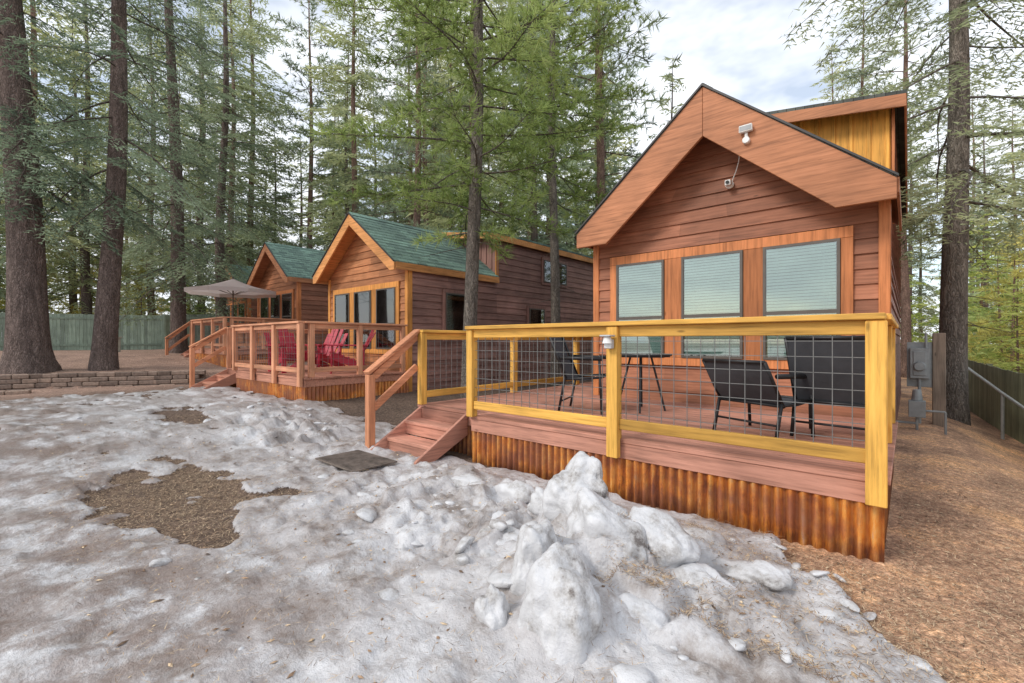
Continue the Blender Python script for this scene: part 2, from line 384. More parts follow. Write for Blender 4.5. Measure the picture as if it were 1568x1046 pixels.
# ------------------------------------------------------------------ architecture
glass=glassm()
blindm=plain('window_blind',(.74,.83,.79),.6,nz=.04)
darkin=plain('dark_interior',(.03,.035,.035),.8)
framem=plain('window_frame_dark',(.10,.085,.07),.5)
rustm=rust()
def siding(mb,O,U,Nn,zb,zt,clip,e=.165,lip=.026):
    O=Vector(O);U=Vector(U);Nn=Vector(Nn);z=zb
    while z<zt-.01:
        z1=min(z+e,zt); a0,b0=clip(z); a1,b1=clip(z1)
        if b0-a0<.05: break
        if b1-a1<0: a1=b1=(a1+b1)/2
        cuts=[0,1]
        if b0-a0>2.4: cuts=[0,random.uniform(.25,.75),1]
        for c0,c1 in zip(cuts[:-1],cuts[1:]):
            g=.0015 if c0>0 else 0; w=random.uniform(-.003,.003)
            p0=a0+(b0-a0)*c0+g;p1=a0+(b0-a0)*c1;q0=a1+(b1-a1)*c0+g;q1=a1+(b1-a1)*c1
            mb.add([O+U*p0+Nn*0+Vector((0,0,z)),O+U*p1+Vector((0,0,z)),O+U*p1+Nn*(lip+w)+Vector((0,0,z)),O+U*p0+Nn*(lip+w)+Vector((0,0,z)),
                    O+U*q1+Nn*.003+Vector((0,0,z1)),O+U*q0+Nn*.003+Vector((0,0,z1))],[(0,1,2,3),(3,2,4,5)])
        z=z1
def obox(mb,O,U,Nn,u0,u1,z0,z1,n0,n1):
    O=Vector(O);U=Vector(U);Nn=Vector(Nn);Z=Vector((0,0,1))
    c=[O+U*u+Nn*n+Z*z for z in (z0,z1) for (u,n) in ((u0,n0),(u1,n0),(u1,n1),(u0,n1))]
    mb.add(c,[(0,3,2,1),(4,5,6,7),(0,1,5,4),(1,2,6,5),(2,3,7,6),(3,0,4,7)])
def window(par,O,U,Nn,u0,u1,z0,z1,split=None,blind=True,fr=.03):
    fm=MB();gm=MB();bm_=MB();dm=MB()
    obox(fm,O,U,Nn,u0,u0+fr,z0,z1,.01,.05);obox(fm,O,U,Nn,u1-fr,u1,z0,z1,.01,.05)
    obox(fm,O,U,Nn,u0+fr,u1-fr,z1-fr,z1,.01,.048);obox(fm,O,U,Nn,u0+fr,u1-fr,z0,z0+fr,.01,.048)
    if split: obox(fm,O,U,Nn,u0+fr,u1-fr,split-.022,split+.022,.01,.046)
    obox(gm,O,U,Nn,u0+fr,u1-fr,z0+fr,z1-fr,.037,.039)
    obox(dm,O,U,Nn,u0+fr*.5,u1-fr*.5,z0+fr*.5,z1-fr*.5,.021,.0225)
    if blind:
        z=z0+fr+.01
        while z<z1-fr-.01:
            Ov=Vector(O);Uv=Vector(U);Nv=Vector(Nn)
            a=Ov+Uv*(u0+fr+.008);bb=Ov+Uv*(u1-fr-.008);t=random.uniform(-.0015,.0015)
            bm_.add([a+Nv*.025+Vector((0,0,z+.033+t)),bb+Nv*.025+Vector((0,0,z+.033)),bb+Nv*.034+Vector((0,0,z)),a+Nv*.034+Vector((0,0,z+t))],[(0,1,2,3)])
            z+=.037
        for k in (.2,.8):
            obox(bm_,O,U,Nn,u0+(u1-u0)*k,u0+(u1-u0)*k+.006,z0+fr,z1-fr,.0345,.0355)
        bm_.obj('blinds',par,blindm)
    fm.obj('window_frame',par,framem);gm.obj('window_pane',par,glass);dm.obj('window_dark_interior',par,darkin)
def cabin(x0,x1,yf,yb,yl,zg,zfl,zev,apex,loftz,cols,wz,fd,oh=.4,sidewins=(),name='wood_cabin',roofm=None):
    par=empty(name,((x0+x1)/2,yf,0)); P=par
    def O(mb,n,mat,**k):
        o=mb.obj(n,P,mat,**k); o.matrix_parent_inverse=Matrix.Translation((-(x0+x1)/2,-yf,0)); return o
    wcol,tcol,fcol,scol=cols[:4]
    xc=(x0+x1)/2; hw=(x1-x0)/2; so=.08
    sl=(apex-.12-zev)/(hw)
    m=MB(); m.prism([(x0+.02,yf+.02,zg-.3),(x1-.02,yf+.02,zg-.3),(x1-.02,yf+.02,zev-.02),(xc,yf+.02,apex-.2),(x0+.02,yf+.02,zev-.02)],(0,yb-yf-.04,0)); O(m,'wall_core',wood(scol,'y'))
    def clipf(z):
        if z<=zev: return (0,x1-x0)
        d=(z-zev)/sl; return (d,x1-x0-d)
    m=MB(); siding(m,(x0,yf,0),(1,0,0),(0,-1,0),zfl,apex-.12,clipf); O(m,'front_siding',wood(wcol,'x'))
    m=MB(); siding(m,(x1,yf,0),(0,1,0),(1,0,0),zg,zev,lambda z:(0,yl-yf)); siding(m,(x1,yl,0),(0,1,0),(1,0,0),zg,loftz,lambda z:(0,yb-yl)); O(m,'side_siding',wood(scol,'y'))
    m=MB(); siding(m,(x0,yb,0),(0,-1,0),(-1,0,0),zg,zev,lambda z:(0,yb-yf)); siding(m,(x1,yb,0),(-1,0,0),(0,1,0),zg,apex-.12,clipf); O(m,'back_and_left_siding',wood(scol,'y'))
    m=MB(); 
    for (a,b_) in ((x0-.026,x0+.07),(x1-.07,x1+.026)): m.box(a,b_,yf-.036,yf-.002,zfl,zev-.003)
    m.box(x1+.0,x1+.032,yf-.002,yf+.09,zg,zev-.003); m.box(x1,x1+.032,yl-.05,yl+.05,zev,loftz)
    O(m,'corner_boards',wood(tcol,'z'),bevel=.003)
    rm=roofm; m=MB()
    rs=(apex-(zev+.12))/hw
    def slope(side,ya,ybk):
        n=14; Lx=hw+so
        for i in range(n):
            a=Lx*i/n; b_=Lx*(i+1)/n
            xa=xc+side*a;xb=xc+side*b_
            za=apex-(a*rs); zb=apex-b_*rs
            m.prism([(xa,ya,za),(xb,ya,zb+.012),(xb,ya,zb-.03),(xa,ya,za-.03-.012)],(0,ybk-ya,0))
    slope(-1,yf-oh,yb+.2); slope(1,yf-oh,yl)
    m.prism([(xc-.12,yf-oh-.01,apex-.12*rs+.015),(xc,yf-oh-.01,apex+.02),(xc+.12,yf-oh-.01,apex-.12*rs+.015),(xc,yf-oh-.01,apex-.01)],(0,yb-yf+oh,0))
    O(m,'roof_shingles',rm)
    m=MB()
    ex=hw+so-.01
    for s in (-1,1):
        m.prism([(xc,yf-oh+.03,apex-.045),(xc+s*ex,yf-oh+.03,apex-ex*rs-.035),(xc+s*ex,yf-oh+.03,apex-ex*rs-.10),(xc,yf-oh+.03,apex-.11)],(0,(yl if s>0 else yb+.15)-yf+oh-.04,0))
    O(m,'roof_soffit',wood(fcol,'y'))
    ang=math.atan(rs)
    for s,nm in ((-1,'barge_board_left'),(1,'barge_board_right')):
        e=xc+s*(hw+so+.005); zt=apex-(hw+so+.005)*rs-.03; zb=zt-min(.2,fd*.6)
        xk=xc+s*min(((apex-.03-fd)-zb)/rs,hw+so)
        m=MB(); g=s*.002
        m.prism([(xc+g,yf-oh-.02,apex-.035),(e,yf-oh-.02,zt),(e,yf-oh-.02,zb),(xk,yf-oh-.02,zb),(xc+g,yf-oh-.02,apex-.03-fd)],(0,.045,0))
        O(m,nm,wood(fcol,'x',rot=s*ang,weather=.3),bevel=.004)
        m=MB()
        m.prism([(xc,yf-oh-.045,apex+.0),(e+s*.015,yf-oh-.045,zt+.03),(e+s*.015,yf-oh-.045,zt+.005),(xc,yf-oh-.045,apex-.03)],(0,.028,0))
        O(m,'drip_edge',plain('drip_edge_dark',(.03,.03,.03),.5))
    m=MB(); ze=apex-(hw+so)*rs
    m.box(x1+so,x1+so+.025,yf-oh+.03,yl,ze-.17,ze-.02); m.box(x0-so-.025,x0-so,yf-oh+.03,yb,ze-.17,ze-.02); O(m,'eave_fascia',wood(fcol,'y'))
    m=MB(); lr=loftz+.28
    m.prism([(xc,yl,apex-.6),(x1-.01,yl,zev-.2),(x1-.01,yl,loftz),(xc,yl,lr)],(0,yb-yl,0)); O(m,'loft_wall',wood(cols[4],'z'))
    m=MB(); k=xc+.1
    while k<x1+.0:
        zt=lr-(k-xc)/hw*.28; m.box(k,k+.045,yl-.022,yl-.001,apex-(k-xc)*rs+.02,zt-.02); k+=.2
    O(m,'loft_battens',wood(cols[4],'z'),bevel=.003)
    m=MB(); m.prism([(xc-.1,yl-.3,lr+.0),(x1+.16,yl-.3,loftz-.02),(x1+.16,yl-.3,loftz+.03),(xc-.1,yl-.3,lr+.05)],(0,yb-yl+.5,0)); O(m,'loft_roof',rm)
    m=MB(); m.prism([(xc-.1,yl-.315,lr-.16),(x1+.15,yl-.315,loftz-.18),(x1+.15,yl-.315,loftz-.02),(xc-.1,yl-.315,lr)],(0,.03,0)); m.box(x1+.13,x1+.155,yl-.284,yb+.2,loftz-.18,loftz-.025)
    O(m,'loft_fascia',wood(fcol,'x'),bevel=.003)
    Fo=(x0,yf-.026,0);U=(1,0,0);Nn=(0,-1,0)
    wins=[(.393,1.123),(1.37,2.136),(2.364,3.13)]
    sc=(x1-x0)/3.53; wins=[(a*sc,b_*sc) for a,b_ in wins]
    z0,z1,zs=1.14+wz,2.505+wz,1.70+wz
    def addwin(*a):
        bef=set(bpy.data.objects); window(P,*a)
        for o in set(bpy.data.objects)-bef: o.matrix_parent_inverse=Matrix.Translation((-xc,-yf,0))
    for a,b_ in wins: addwin(Fo,U,Nn,a,b_,z0,z1,zs)
    m=MB(); t=.115
    ua=wins[0][0]-t;ub=wins[2][1]+t
    obox(m,Fo,U,Nn,ua,ub,z1+.002,z1+t+.01,0,.03); obox(m,Fo,U,Nn,ua,ub,z0-.11,z0-.002,0,.034)
    edges=[(ua,wins[0][0]-.002),(wins[0][1]+.002,wins[1][0]-.002),(wins[1][1]+.002,wins[2][0]-.002),(wins[2][1]+.002,ub)]
    for a,b_ in edges: obox(m,Fo,U,Nn,a,b_,z0,z1,0,.028)
    O(m,'window_trim',wood(tcol,'z',weather=.2),bevel=.003)
    for (ya,yb2,za,zb,bl) in sidewins:
        addwin((x1+.026,0,0),(0,1,0),(1,0,0),ya,yb2,za,zb,None,bl)
        m=MB(); So=(x1+.026,0,0);Us=(0,1,0);Ns=(1,0,0)
        obox(m,So,Us,Ns,ya-.08,yb2+.08,zb,zb+.08,0,.028);obox(m,So,Us,Ns,ya-.08,yb2+.08,za-.08,za,0,.028);obox(m,So,Us,Ns,ya-.08,ya,za,zb,0,.026);obox(m,So,Us,Ns,yb2,yb2+.08,za,zb,0,.026)
        O(m,'side_window_trim',wood(scol,'z'))
    return par
WALL=(.40,.158,.085); TRIM=(.55,.20,.072); FAS=(.45,.19,.092); SIDE=(.33,.175,.142); YEL=(.76,.38,.07); RAIL=(.74,.41,.085)  # side walls: same siding as the front, with their shade put into the colour
green=shingle((.17,.27,.23),'green_shingles'); grey=shingle((.10,.11,.10),'weathered_shingles')
cabin(-3.70,-.17,6.26,16,8.0,0,.5,2.95,4.57,4.55,(WALL,TRIM,FAS,SIDE,YEL),0,.62,roofm=grey)
cabin(-11.5,-8.1,5.92,17,8.7,.28,.7,2.98,4.36,4.15,((.50,.21,.09),(.64,.28,.07),(.64,.29,.10),SIDE,SIDE),.05,.27,
  sidewins=((6.93,7.65,1.45,2.49,True),(10.67,11.84,3.1,3.75,True),(10.0,10.7,1.75,2.3,True)),roofm=green)
C3=((.42,.17,.08),(.50,.18,.065),(.45,.19,.09),(.33,.14,.085),SIDE)
cabin(-19.3,-15.8,7.0,17,9.3,.5,1.2,3.5,4.95,4.8,C3,.55,.3,roofm=green)
cabin(-27.3,-23.8,8.2,18,10.5,.6,1.3,3.7,5.2,5.0,C3,.7,.3,roofm=green)
wire_m=plain('galvanized_wire',(.17,.17,.165),.5,.3)
def wiregrid(mb,p,q,z0,z1,s=.102,r=.0026):
    p=Vector(p);q=Vector(q);d=(q-p);Ln=d.length;d.normalize();k=s*.6
    nrm=Vector((-d.y,d.x,0))
    while k<Ln:
        a=p+d*k; mb.beam((a.x,a.y,z0),(a.x,a.y,z1),2*r,2*r); k+=s
    z=z0+s*.5
    while z<z1:
        mb.beam(Vector((p.x,p.y,z))+nrm*.005,Vector((q.x,q.y,z))+nrm*.005,2*r,2*r); z+=s
def rail(par,segs,zd,h,col,name='railing',wires=True,caps=.14,r=.0024):
    mp=MB();mh=MB();mw=MB()
    for p,q,ts in segs:
        p=Vector((p[0],p[1],0));q=Vector((q[0],q[1],0));d=(q-p);Ln=d.length;d.normalize()
        Z=lambda z:Vector((0,0,z)); e=d*.045
        mh.beam(p-e+Z(zd+h-.019),q+e+Z(zd+h-.019),caps,.038)
        ps=sorted(ts)
        for t in ps:
            c=p+d*(Ln*t); mp.beam(c+Z(zd),c+Z(zd+h-.04),.09,.09,up=(d.x,d.y,0))
        for a,b_ in zip(ps[:-1],ps[1:]):
            A=p+d*(Ln*a+.046);B=p+d*(Ln*b_-.046)
            mh.beam(A+Z(zd+h-.085),B+Z(zd+h-.085),.04,.088)
            mh.beam(A+Z(zd+.13),B+Z(zd+.13),.04,.088)
            if wires: wiregrid(mw,A,B,zd+.17,zd+h-.13,r=r)
    ax='x' if abs(d.x)>abs(d.y) else 'y'
    mp.obj(name+'_posts',par,wood(col,'z',weather=.3),bevel=.005); mh.obj(name+'_rails',par,wood(col,ax,weather=.3),bevel=.005)
    if wires: mw.obj(name+'_wire',par,wire_m)
def corrug(mb,p,q,z0f,z1,amp=.015,per=PER):
    p=Vector((p[0],p[1],0));q=Vector((q[0],q[1],0));d=q-p;Ln=d.length;d.normalize();n=Vector((d.y,-d.x,0))
    N_=int(Ln/per*12); pts=[]
    for i in range(N_+1):
        s=Ln*i/N_; c=p+d*s+n*(amp*math.sin(2*math.pi*s/per)); pts.append(c)
    vs=[(c.x,c.y,z0f) for c in pts]+[(c.x,c.y,z1) for c in pts]
    mb.add(vs,[(i,i+1,N_+2+i,N_+1+i) for i in range(N_)])
def deckset(x0,x1,yd,yw,zd,zg,rc,dc,lx=1.2,ybk=9.0,name='wooden_deck',nposts=3,r=.0024):
    P=empty(name)
    yl_=yd+.2; xl=x0-lx
    m=MB(); y=yd
    while y<yw-.04:
        m.box(x0-.02,x1+.02,y,y+.133,zd-.035,zd+random.uniform(-.001,.001)); y+=.14
    y=yl_
    while y<ybk: m.box(xl-.02,x0-.024,y,y+.133,zd-.035,zd+random.uniform(-.001,.001)); y+=.14
    m.obj('deck_boards',P,wood(dc,'x',weather=.3),bevel=.004)
    m=MB(); zr=zd-.17
    m.box(x0,x1,yd+.012,yd+.05,zr,zd-.037); m.box(x1-.05,x1-.012,yd+.052,yw,zr,zd-.037)
    m.box(xl,x0-.003,yl_+.012,yl_+.05,zr,zd-.037); m.box(xl+.012,xl+.05,yl_+.052,ybk,zr,zd-.037)
    m.obj('rim_joist',P,wood(tuple(v*.92 for v in dc),'x',weather=.25),bevel=.004)
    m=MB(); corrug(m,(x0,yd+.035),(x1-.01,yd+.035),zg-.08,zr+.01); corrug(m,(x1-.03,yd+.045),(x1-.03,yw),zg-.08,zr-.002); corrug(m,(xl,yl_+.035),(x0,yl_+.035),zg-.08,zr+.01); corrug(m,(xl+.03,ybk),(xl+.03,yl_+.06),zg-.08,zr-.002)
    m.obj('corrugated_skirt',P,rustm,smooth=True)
    ts=[.0]+[i/(nposts-1) for i in range(1,nposts-1)]+[1.0]
    o=.045
    rail(P,[((x0+o,yd-.02),(x1-o,yd-.02),ts)],zd,1.0,rc,'front_railing',r=r)
    m=MB()
    for t in ts[1:]:
        c=x0+o+(x1-x0-2*o)*t; m.box(c-.052,c+.052,yd-.075,yd-.012,zd-.155,zd+.955)
    m.obj('outer_posts',P,wood(rc,'z',weather=.2),bevel=.005)
    rail(P,[((x1-o,yd+.08),(x1-o,yw-.1),[.04,.5,.98])],zd,1.0,rc,'side_railing',r=r)
    rail(P,[((xl+o,yl_+.03),(xl+o,ybk-.1),[0,.33,.66,1.0])],zd,.985,rc,'walkway_railing',r=r)
    sx0,sx1=xl+.04,x0-.25; n=3; rise=(zd-zg-.02)/n; run=.27
    m=MB()
    for i in range(1,n):
        zt=zd-rise*i; yy=yl_-run*(i-1)
        m.box(sx0+.04,sx1-.04,yy-run,yy-.004,zt-.04,zt); m.box(sx0+.04,sx1-.04,yy-run+.02,yy-run+.04,zt-rise,zt-.041)
    m.box(sx0+.04,sx1-.04,yl_-.012,yl_+.008,zd-rise,zd-.04)
    m.obj('stair_treads',P,wood(dc,'x',weather=.4),bevel=.004)
    m=MB(); yb_=yl_-run*(n-1)-.22
    for xx in (sx0-.0,sx1-.038):
        m.prism([(xx,yl_,zd-.02),(xx,yl_,zd-.28),(xx,yb_+.12,zg-.03),(xx,yb_,zg-.03),(xx,yb_,zg+.07)],(.038,0,0))
    m.obj('stair_stringers',P,wood(dc,'y',weather=.3),bevel=.004)
    pinkc=(.58,.25,.13)
    m=MB(); nx_=sx0-.05; ny_=yb_+.05
    m.beam((nx_,ny_,zg-.03),(nx_,ny_,zg+.96),.09,.09,up=(0,1,0)); m.obj('newel_post',P,wood(pinkc,'z'),bevel=.005)
    m=MB(); m.beam((nx_,ny_-.05,zg+.98),(nx_,yl_+.0,zd+.98),.12,.038); m.beam((nx_,ny_+.045,zg+.93),(nx_,yl_-.02,zd+.90),.038,.088); m.beam((nx_,ny_+.045,zg+.55),(nx_,yl_-.02,zd+.50),.038,.088); m.obj('stair_handrail',P,wood(pinkc,'y'),bevel=.004)
    return P
deckset(-3.70,-.10,3.545,6.2,.53,0,RAIL,(.54,.26,.185),ybk=9.5)
DR=(.64,.30,.17)
deckset(-11.35,-8.0,3.63,5.88,.72,.25,DR,(.52,.24,.16),ybk=8,nposts=4,r=.0018)
deckset(-19.1,-15.7,4.78,6.95,1.12,.5,DR,(.52,.24,.16),ybk=8,nposts=4,r=.0018)
m=MB(); m.box(-4.88,-4.1,2.34,2.86,.075,.09); 
for i in range(18): m.box(-4.86+.042*i,-4.845+.042*i,2.36,2.84,.09,.095)
m.obj('door_mat',None,plain('rubber_mat',(.15,.12,.10),.9,nz=.5),bevel=.004)
P=empty('post_light'); m=MB(); c=-1.9
m.box(c-.05,c+.05,3.35,3.45,1.40,1.415); m.box(c-.035,c+.035,3.40,3.455,1.30,1.38); m.obj('lamp_body',P,plain('lamp_grey',(.55,.56,.57),.4,.3),bevel=.006)
m=MB(); m.cyl((c,3.4,1.345),(c,3.4,1.40),.042,.028,14); m.obj('lamp_lens',P,plain('lamp_lens_white',(.8,.8,.78),.2))
whitep=plain('white_plastic',(.72,.72,.70),.4)
P=empty('floodlight'); yy=5.82
m=MB(); m.box(-1.50,-1.36,yy-.05,yy+.0,3.80,3.88); m.cyl((-1.43,yy,3.80),(-1.43,yy+.0,3.72),.02,.02,10); m.cyl((-1.43,yy+.03,3.71),(-1.43,yy-.03,3.71),.04,.04,14); m.obj('lamp_head',P,whitep,bevel=.006)
m=MB(); m.box(-1.49,-1.37,yy-.055,yy-.051,3.815,3.865); m.obj('lamp_glass',P,plain('lamp_glass',(.35,.37,.38),.15))
P=empty('security_camera'); yy=6.235
m=MB(); m.cyl((-1.72,yy,3.36),(-1.72,yy-.04,3.36),.05,.05,16); m.box(-1.755,-1.685,yy-.12,yy-.03,3.33,3.40); m.obj('camera_body',P,whitep,bevel=.008)
m=MB(); m.cyl((-1.72,yy-.122,3.365),(-1.72,yy-.132,3.365),.022,.022,12); m.obj('camera_lens',P,darkin)
m=MB(); pts=[(-1.70,yy,3.40),(-1.64,yy-.05,3.50),(-1.60,yy-.08,3.60),(-1.52,yy-.3,3.72),(-1.44,5.86,3.73)]
for a,b_ in zip(pts[:-1],pts[1:]): m.cyl(a,b_,.006,.006,6)
m.obj('camera_cable',P,whitep)
# ------------------------------------------------------------------ furniture
blackm=plain('black_metal',(.025,.025,.027),.45,.3); meshm=plain('black_sling_fabric',(.045,.048,.056),.8)
def sling_chair(x,y,z,rot,h=1.0,w=.27,sh=.42):
    P=empty('patio_chair'); m=MB(); ar=sh+.21
    for s in (-w,w):
        m.cyl((s,-.25,0),(s,-.22,ar),.015,n=8); m.cyl((s,.26,.0),(s,.18,sh),.015,n=8); m.cyl((s,-.25,ar),(s,.24,ar+.01),.022,n=8)
        m.cyl((s,-.24,sh),(s,.18,sh-.03),.015,n=8); m.cyl((s,.16,sh-.04),(s,.40,h),.016,n=8)
    m.cyl((-w,.40,h),(w,.40,h),.016,n=8); m.cyl((-w,-.24,sh),(w,-.24,sh),.015,n=8); m.cyl((-w,.18,sh-.03),(w,.18,sh-.03),.013,n=8); m.cyl((-w,.23,.13),(w,.23,.13),.01,n=8)
    m.obj('chair_frame',P,blackm,smooth=True)
    m=MB(); K=9
    for i in range(K):
        t0=i/K;t1=(i+1)/K; f=lambda t:(.16+.24*t,sh-.03+(h-sh+.03)*t,.025*math.sin(math.pi*t))
        y0,z0,s0=f(t0);y1,z1,s1=f(t1)
        m.add([(-w,y0+s0,z0),(w,y0+s0,z0),(w,y1+s1,z1),(-w,y1+s1,z1)],[(0,1,2,3)])
        y0=-.24+.42*t0;y1=-.24+.42*t1; s0=-.025*math.sin(math.pi*t0);s1=-.025*math.sin(math.pi*t1)
        m.add([(-w,y0,sh-.03*t0+s0),(w,y0,sh-.03*t0+s0),(w,y1,sh-.03*t1+s1),(-w,y1,sh-.03*t1+s1)],[(0,1,2,3)])
    m.obj('sling_seat',P,meshm)
    P.location=(x,y,z); P.rotation_euler=(0,0,rot)
def table(x,y,z):
    P=empty('patio_table'); m=MB(); m.cyl((0,0,.66),(0,0,.68),.36,.36,32); m.cyl((0,0,.645),(0,0,.66),.34,.34,32); m.obj('table_top',P,blackm,bevel=.003)
    m=MB()
    for k in range(4):
        a=k*math.pi/2+.4; m.cyl((.28*math.cos(a),.28*math.sin(a),0),(.12*math.cos(a),.12*math.sin(a),.65),.013,n=8)
    m.obj('table_legs',P,blackm); P.location=(x,y,z)
sling_chair(-.45,4.85,.53,3.0,.86,.29,.34); sling_chair(-1.0,4.6,.53,2.75,.66,.30,.32); table(-2.45,5.2,.53); sling_chair(-2.95,4.75,.53,1.9,.98)
redm=plain('red_paint_wood',(.42,.02,.045),.5)
def adirondack(x,y,z,rot):
    P=empty('adirondack_chair'); m=MB()
    for s in (-1,1):
        m.beam((s*.27,-.35,0),(s*.27,-.33,.55),.09,.03,up=(0,1,0)); m.beam((s*.24,-.36,.36),(s*.24,.45,.03),.03,.13); m.beam((s*.31,-.42,.565),(s*.31,.32,.56),.13,.025); m.beam((s*.29,.26,.10),(s*.29,.28,.55),.05,.03,up=(0,1,0))
    for i in range(6): t=i/5; m.beam((-.27,-.34+.5*t,.425-.19*t),(.27,-.34+.5*t,.425-.19*t),.085,.02)
    for i in range(5):
        s=(i-2)*.115; hh=.98-.05*abs(i-2)**1.6; m.beam((s,.14,.22),(s*1.15,.50,hh),.1,.02,up=(0,-1,.3))
    m.beam((-.28,.33,.56),(.28,.33,.56),.03,.07)
    m.obj('slats',P,redm,bevel=.004); P.location=(x,y,z); P.rotation_euler=(0,0,rot)
adirondack(-8.7,4.9,.72,-.5); adirondack(-10.0,4.95,.72,.3); adirondack(-9.9,4.2,.72,1.6)
P=empty('patio_umbrella'); m=MB(); n=8; cx,cy=-17.4,5.5; R=1.4
for k in range(n):
    a0=2*math.pi*k/n;a1=2*math.pi*(k+1)/n; am=(a0+a1)/2
    rings=[]
    for j in range(5):
        t=j/4; z=3.50-.42*t-.06*math.sin(math.pi*t)
        rings.append([(cx+R*t*math.cos(a)*c,cy+R*t*math.sin(a)*c,z+dz) for a,c,dz in ((a0,1,0),(am,.935,.015*t),(a1,1,0))])
    for j in range(4):
        r0,r1=rings[j],rings[j+1]
        for q in range(2): m.add([r0[q],r0[q+1],r1[q+1],r1[q]],[(0,1,2,3)])
    e=rings[4]
    for q in range(2): m.add([e[q],e[q+1],(e[q+1][0],e[q+1][1],e[q+1][2]-.12),(e[q][0],e[q][1],e[q][2]-.12)],[(0,1,2,3)])
um=foliage('umbrella_fabric',(.6,.55,.56),(.6,.55,.56),(.6,.55,.56),.5)
m.obj('canopy',P,um)
m=MB(); m.cyl((cx,cy,1.1),(cx,cy,3.56),.022,n=10)
for k in range(n):
    a=2*math.pi*k/n; m.cyl((cx,cy,2.95),(cx+.75*math.cos(a),cy+.75*math.sin(a),3.2),.008,n=5)
m.cyl((cx,cy,1.12),(cx,cy,1.2),.22,.2,16); m.obj('pole_and_ribs',P,plain('pole_bronze',(.1,.08,.06),.4,.4))
# ------------------------------------------------------------------ retaining wall
P=empty('retaining_wall'); m=MB()
def stonewall(m,a,b_,zb,rows,hh=.105):
    a=Vector(a);b_=Vector(b_);d=(b_-a);Ln=d.length;d.normalize()
    for r_ in range(rows):
        s=-random.random()*.2
        while s<Ln:
            w=random.uniform(.26,.38); p=a+d*s;q=a+d*(s+w-.012); j=random.uniform(-.015,.015)
            z=zb+r_*hh+hh/2; n=Vector((-d.y,d.x))*(j+.02*r_)
            m.beam((p.x+n.x,p.y+n.y,z),(q.x+n.x,q.y+n.y,z),.22,hh-.006); s+=w
stonewall(m,(-15.9,-3.0),(-15.0,.9),.20,4); stonewall(m,(-15.0,.9),(-14.15,2.6),.20,4); stonewall(m,(-14.15,2.6),(-13.75,3.5),.20,4)
stonewall(m,(-14.7,-3.0),(-13.9,.6),.14,2); 
stm,nt,b,_=newmat('retaining_stone'); co=objco(nt); g=N(nt,'ShaderNodeNewGeometry')
c=ramp(nt,g.outputs['Random Per Island'],[(0,(.16,.115,.09)),(.5,(.27,.20,.16)),(1,(.36,.26,.20))]); nn=noise_tex(nt,co,18,6,.75)
L(nt,mixc(nt,1,c,ramp(nt,nn,[(.3,.55),(.7,1.3)]),'MULTIPLY'),b.inputs['Base Color']); b.inputs['Roughness'].default_value=.95; bump(nt,b,nn,.8,.02)
m.obj('stone_blocks',P,stm,bevel=.015)
# ------------------------------------------------------------------ fences
def fence(pts,h,mat,bw=.14,name='green_fence'):
    P=empty(name); m=MB();r_=MB()
    for (a,b_) in zip(pts[:-1],pts[1:]):
        a=Vector((a[0],a[1],0));b_=Vector((b_[0],b_[1],0));d=b_-a;Ln=d.length;d.normalize();s=0
        n=Vector((d.y,-d.x,0))
        while s<Ln:
            p=a+d*s;z=base_h(p.x,p.y); m.beam((p.x,p.y,z-.1),(p.x,p.y,z+h+random.uniform(-.01,.01)),bw-.006,.02,up=(n.x,n.y,0)); s+=bw
        s=0
        while s<Ln:
            p=a+d*s+n*.06;z=base_h(p.x,p.y); r_.beam((p.x,p.y,z-.1),(p.x,p.y,z+h+.04),.09,.09,up=(n.x,n.y,0)); s+=2.4
            p2=a+d*min(Ln,s)+n*.03; z2=base_h(p2.x,p2.y); p1=p-n*.03
            for k in (.25,h-.2): r_.beam((p1.x,p1.y,z+k),(p2.x,p2.y,z2+k),.03,.09)
    m.obj('fence_boards',P,mat,bevel=.003); r_.obj('fence_posts',P,mat)
fg=wood((.24,.27,.17),'z',weather=.35)
fence([(2.3,4.0),(1.51,11.76),(.95,17.0),(.3,23.5),(-8,26)],1.22,fg)
fl=wood((.28,.35,.27),'z',weather=.3)
fence([(-33,-6),(-31,1.6),(-29,6),(-30,14)],1.75,fl)
P=empty('pipe_handrail'); m=MB(); m.cyl((1.25,11.7,.45),(.85,15.6,.95),.025,n=8); m.cyl((1.25,11.7,.45),(1.7,8,-.05),.025,n=8); m.cyl((.85,15.6,-.3),(.85,15.6,.95),.025,n=8); m.cyl((1.25,11.7,-.4),(1.25,11.7,.45),.025,n=8); m.obj('pipe',P,plain('pipe_grey',(.4,.42,.42),.4,.6))
P=empty('utility_post'); m=MB(); m.box(.30,.46,10.2,10.36,-.3,1.5); m.obj('wood_post',P,wood((.26,.20,.15),'z'),bevel=.01)
P=empty('electric_meter_box'); m=MB(); gm_=plain('utility_grey',(.30,.32,.32),.5,.3)
m.box(.02,.26,10.1,10.24,.75,1.25); m.box(.06,.22,10.08,10.1,.8,1.2); m.cyl((.14,10.08,.95),(.14,10.02,.95),.08,.07,18); m.cyl((.14,10.17,.75),(.14,10.17,-.1),.025,n=8); m.cyl((.22,10.17,1.25),(.22,10.17,1.5),.02,n=8); m.box(-.02,.30,10.24,10.28,.6,1.35); m.obj('meter_box',P,gm_,bevel=.006)
P=empty('gas_meter'); m=MB(); m.box(.0,.2,9.3,9.5,.2,.45); m.cyl((.1,9.4,.45),(.1,9.4,.62),.07,.05,14); m.cyl((.1,9.4,-.1),(.1,9.4,.2),.02,n=8); m.cyl((.1,9.4,.1),(-.15,9.4,.1),.02,n=8); m.cyl((.2,9.4,.3),(.42,9.4,.3),.018,n=8); m.cyl((.42,9.4,.3),(.42,9.4,-.1),.018,n=8); m.obj('meter_body',P,gm_,bevel=.01)
